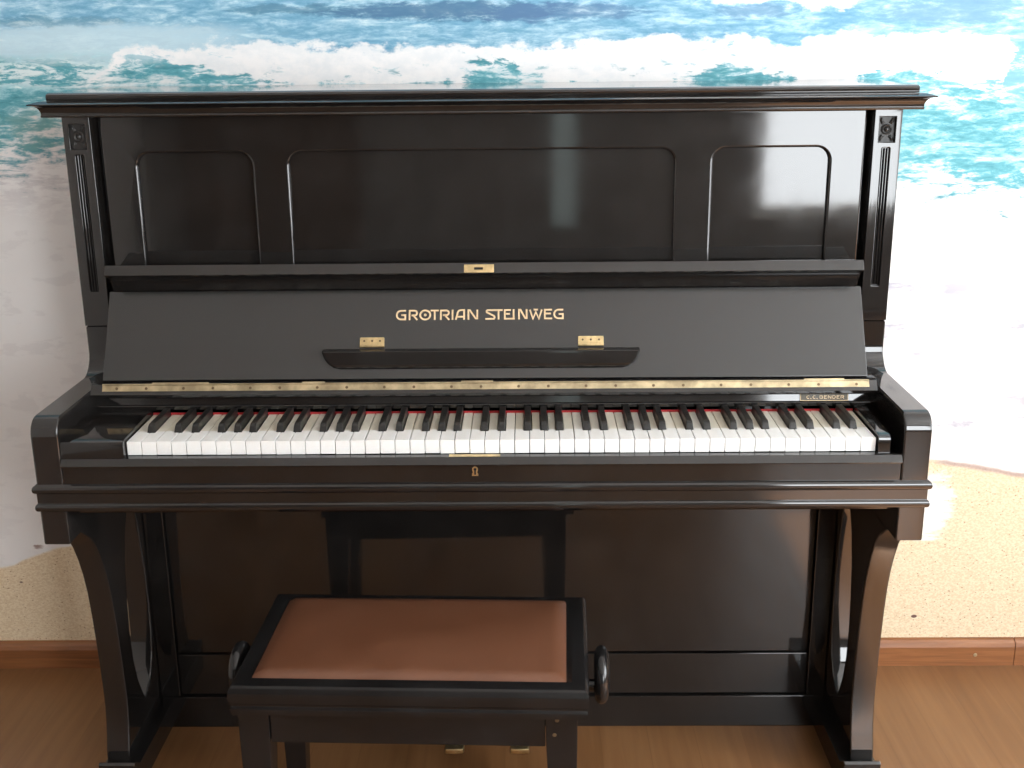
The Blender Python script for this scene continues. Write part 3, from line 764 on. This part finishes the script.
# console legs: curved plank with a tall lens opening, on a sole block
front = [(0.055, 0.552), (0.092, 0.524), (0.112, 0.497), (0.128, 0.465), (0.141, 0.430), (0.151, 0.390), (0.158, 0.340), (0.1625, 0.290), (0.166, 0.235), (0.1685, 0.185), (0.1685, 0.140), (0.164, 0.105), (0.158, 0.078), (0.152, 0.058), (0.150, 0.048), (0.150, 0.030)]
leg_prof = [(p[0], p[1]) for p in front] + [(0.359, 0.030), (0.359, 0.552)]
lens = []
for zz, ya in ((0.098, None), (0.125, 0.254), (0.160, 0.238), (0.210, 0.226), (0.270, 0.223), (0.330, 0.227), (0.400, 0.237), (0.460, 0.254), (0.505, 0.278)): lens.append((0.270 if ya is None else ya, zz))
lens.append((0.292, 0.520))
for zz, yb in ((0.500, 0.312), (0.460, 0.322), (0.400, 0.331), (0.330, 0.338), (0.270, 0.340), (0.210, 0.337), (0.160, 0.327), (0.125, 0.305)): lens.append((yb, zz))
for s in (-1, 1):
    bm = holed([leg_prof, lens], HW - HI - 0.001, 0.003, 2)
    # local (x=y, y=z, z) -> world (z, x, y)
    xform(bm, Matrix.Translation((mirror_x(s, (HW + HI) / 2), 0, 0)) @ Matrix(((0, 0, 1, 0), (1, 0, 0, 0), (0, 1, 0, 0), (0, 0, 0, 1))))
    lg = obj('leg', bm, 'lacquer', piano)
    a, b = sorted((mirror_x(s, 0.6705), mirror_x(s, HW + 0.005)))
    bm = new(); prism(bm, [(0.359, -DZ), (0.359, 0.030), (0.150, 0.030), (0.128, 0.046), (0.122, 0.048), (0.118, 0.044), (0.118, -DZ)], 'X', a, b, 0.002)
    obj('sole_block', bm, 'lacquer', lg)

# lower front: stiles, panel, toe rail and plinth
for s in (-1, 1):
    a, b = sorted((mirror_x(s, 0.652), mirror_x(s, HI - 0.0006)))
    bm = new(); box(bm, a, b, 0.353, 0.419, 0.05, 0.607, 0.002); obj('lower_stile', bm, 'lacquer', piano)
bm = new(); box(bm, XC - 0.6505, XC + 0.6505, 0.361, 0.378, 0.148, 0.606, 0.0015)
obj('lower_panel', bm, 'lacquer', piano)
bm = new(); box(bm, XC - 0.651, XC + 0.651, 0.3585, 0.40, 0.0515, 0.1445, 0.0025)
obj('toe_rail', bm, 'lacquer', piano)
bm = new(); box(bm, XC - XLO - HI + 0.0006, XC + HI - 0.0006, 0.351, 0.419, -DZ, 0.0495, 0.0025)
obj('plinth', bm, 'lacquer', piano)
# pedals
for x in (-0.098, 0.027):
    bm = new()
    outl = [(x - 0.012, 0.36), (x - 0.012, 0.245), (x - 0.0165, 0.205), (x - 0.0185, 0.180), (x - 0.0185, 0.146), (x - 0.0165, 0.142), (x, 0.1405)]
    outl += [(2 * x - p, q_) for p, q_ in outl[-2::-1]]
    prism(bm, outl, 'Z', 0.052, 0.064, 0.003, 3)
    lab(obj('pedal', bm, 'brass', piano), 'brass pedal')

# ------------------------------------------------------------------ THE BENCH
BX, BY = -0.1380, -0.0410
bench = root('piano_bench', (BX, BY, 0), 'low black wooden piano bench with brown leather seat in front of the piano', 'bench')
bench.rotation_euler.z = math.radians(-1.8)
bw, bd = 0.2820, 0.164
# seat frame: moulded top board with an opening for the cushion
def frame_prof(o): return o
prof = [(-0.060, 0.3480), (-0.006, 0.3480), (-0.003, 0.3490), (-0.0020, 0.3540), (-0.0020, 0.3600), (-0.0045, 0.3640), (-0.0040, 0.3670), (-0.0010, 0.3700), (0.0, 0.3760), (0.0, 0.3850), (-0.0020, 0.3930), (-0.0065, 0.3985), (-0.0125, 0.4000), (-0.0275, 0.4000), (-0.0285, 0.3990), (-0.060, 0.3850)]
bm = new(); loops = []
for sx, sy in ((-1, -1), (1, -1), (1, 1), (-1, 1)):
    loops.append([bm.verts.new((BX + sx * (bw + d), BY + sy * (bd + d), z)) for d, z in prof])
n = len(prof)
for k in range(4):
    a, b = loops[k], loops[(k + 1) % 4]
    for i in range(n):
        j = (i + 1) % n; bm.faces.new((a[i], a[j], b[j], b[i]))
bmesh.ops.recalc_face_normals(bm, faces=bm.faces)
obj('seat_frame', bm, 'bench', bench)
# leather cushion
bm = new()
cw, cd = 0.2480, 0.1390
NXs, NYs = 40, 24; grid = []
for j in range(NYs + 1):
    row = []
    for i in range(NXs + 1):
        u_ = -1 + 2 * i / NXs; v_ = -1 + 2 * j / NYs
        ex = (1 - abs(u_)) * cw; ey = (1 - abs(v_)) * cd
        e = min(ex, ey)
        h = 0.008 * (1 - math.exp(-e / 0.007)) + 0.004 * (1 - u_ * u_) * (1 - v_ * v_)
        cr = 1.0
        row.append(bm.verts.new((BX - 0.0015 + u_ * cw, BY + 0.003 + v_ * cd, 0.3985 + h)))
    grid.append(row)
for j in range(NYs):
    for i in range(NXs): bm.faces.new((grid[j][i], grid[j][i + 1], grid[j + 1][i + 1], grid[j + 1][i]))
rim = [grid[0][i] for i in range(NXs + 1)] + [grid[j][NXs] for j in range(1, NYs + 1)] + [grid[NYs][i] for i in range(NXs - 1, -1, -1)] + [grid[j][0] for j in range(NYs - 1, 0, -1)]
low = [bm.verts.new((v_.co.x, v_.co.y, 0.386)) for v_ in rim]
for k in range(len(rim)): bm.faces.new((rim[k], low[k], low[(k + 1) % len(rim)], rim[(k + 1) % len(rim)]))
bm.faces.new(low)
bmesh.ops.recalc_face_normals(bm, faces=bm.faces)
lab(obj('seat_cushion', bm, 'leather', bench, 60), 'brown leather seat')
# aprons
lx0, lx1 = BX - 0.2735, BX + 0.2640
ly0, ly1 = BY - 0.146, BY + 0.146
def apron(x0, x1, y0, y1):
    bm = new(); box(bm, x0, x1, y0, y1, 0.288, 0.3478, 0.0015); return bm
obj('apron', apron(lx0 + 0.0505, lx1 - 0.0505, ly0 + 0.004, ly0 + 0.022), 'bench', bench)
obj('apron', apron(lx0 + 0.0505, lx1 - 0.0505, ly1 - 0.022, ly1 - 0.004), 'bench', bench)
obj('apron', apron(lx0 + 0.004, lx0 + 0.022, ly0 + 0.0505, ly1 - 0.0505), 'bench', bench)
obj('apron', apron(lx1 - 0.022, lx1 - 0.004, ly0 + 0.0505, ly1 - 0.0505), 'bench', bench)
# square tapering legs
for sx in (-1, 1):
    for sy in (-1, 1):
        xo = lx0 if sx < 0 else lx1; yo = ly0 if sy < 0 else ly1
        bm = new(); rings = []
        for z, wd, ins in ((-DZ, 0.033, 0.004), (0.12, 0.039, 0.002), (0.29, 0.049, 0.0), (0.3478, 0.050, 0.0)):
            xa, xb = sorted((xo - sx * ins, xo - sx * (ins + wd))); ya, yb = sorted((yo - sy * ins, yo - sy * (ins + wd)))
            rings.append([bm.verts.new(p) for p in ((xa, ya, z), (xb, ya, z), (xb, yb, z), (xa, yb, z))])
        for a, b in zip(rings, rings[1:]):
            for k in range(4): bm.faces.new((a[k], a[(k + 1) % 4], b[(k + 1) % 4], b[k]))
        bm.faces.new(rings[0][::-1]); bm.faces.new(rings[-1])
        bmesh.ops.recalc_face_normals(bm, faces=bm.faces)
        bmesh.ops.bevel(bm, geom=[e for e in bm.edges if e.is_manifold and e.calc_face_angle(0) > 0.5], offset=0.002, segments=2, profile=0.5, affect='EDGES')
        leg = obj('leg', bm, 'bench', bench)
        if sy < 0 and sx > 0:
            for dx, z in ((0.032, 0.338), (0.036, 0.312)):
                bm = new(); lathe(bm, [(0.0034, 0.0), (0.0034, -0.0006), (0.0020, -0.0009)], (xo - dx, yo + 0.0003, z), 'Y', 14)
                obj('screw', bm, 'screw', leg)
# round turning knobs on the ends
for sx in (-1, 1):
    cx = BX + (0.3045 if sx > 0 else -0.2985)
    prof = [(0.004, -0.0120), (0.030, -0.0120), (0.0395, -0.0105), (0.0455, -0.0065), (0.0480, 0.0), (0.0455, 0.0065), (0.0395, 0.0105), (0.030, 0.0125), (0.012, 0.0140), (0.003, 0.0145)]
    bm = new(); lathe(bm, prof, (cx, -0.070, 0.352), 'X', 40)
    kn = obj('knob', bm, 'bench', bench, 50)
    a, b = sorted((cx - sx * 0.010, (lx0 + 0.0035) if sx < 0 else (lx1 - 0.0035)))
    bm = new(); lathe(bm, [(0.010, 0), (0.010, b - a)], (a, -0.070, 0.332), 'X', 16)
    obj('knob_shaft', bm, 'bench', kn)
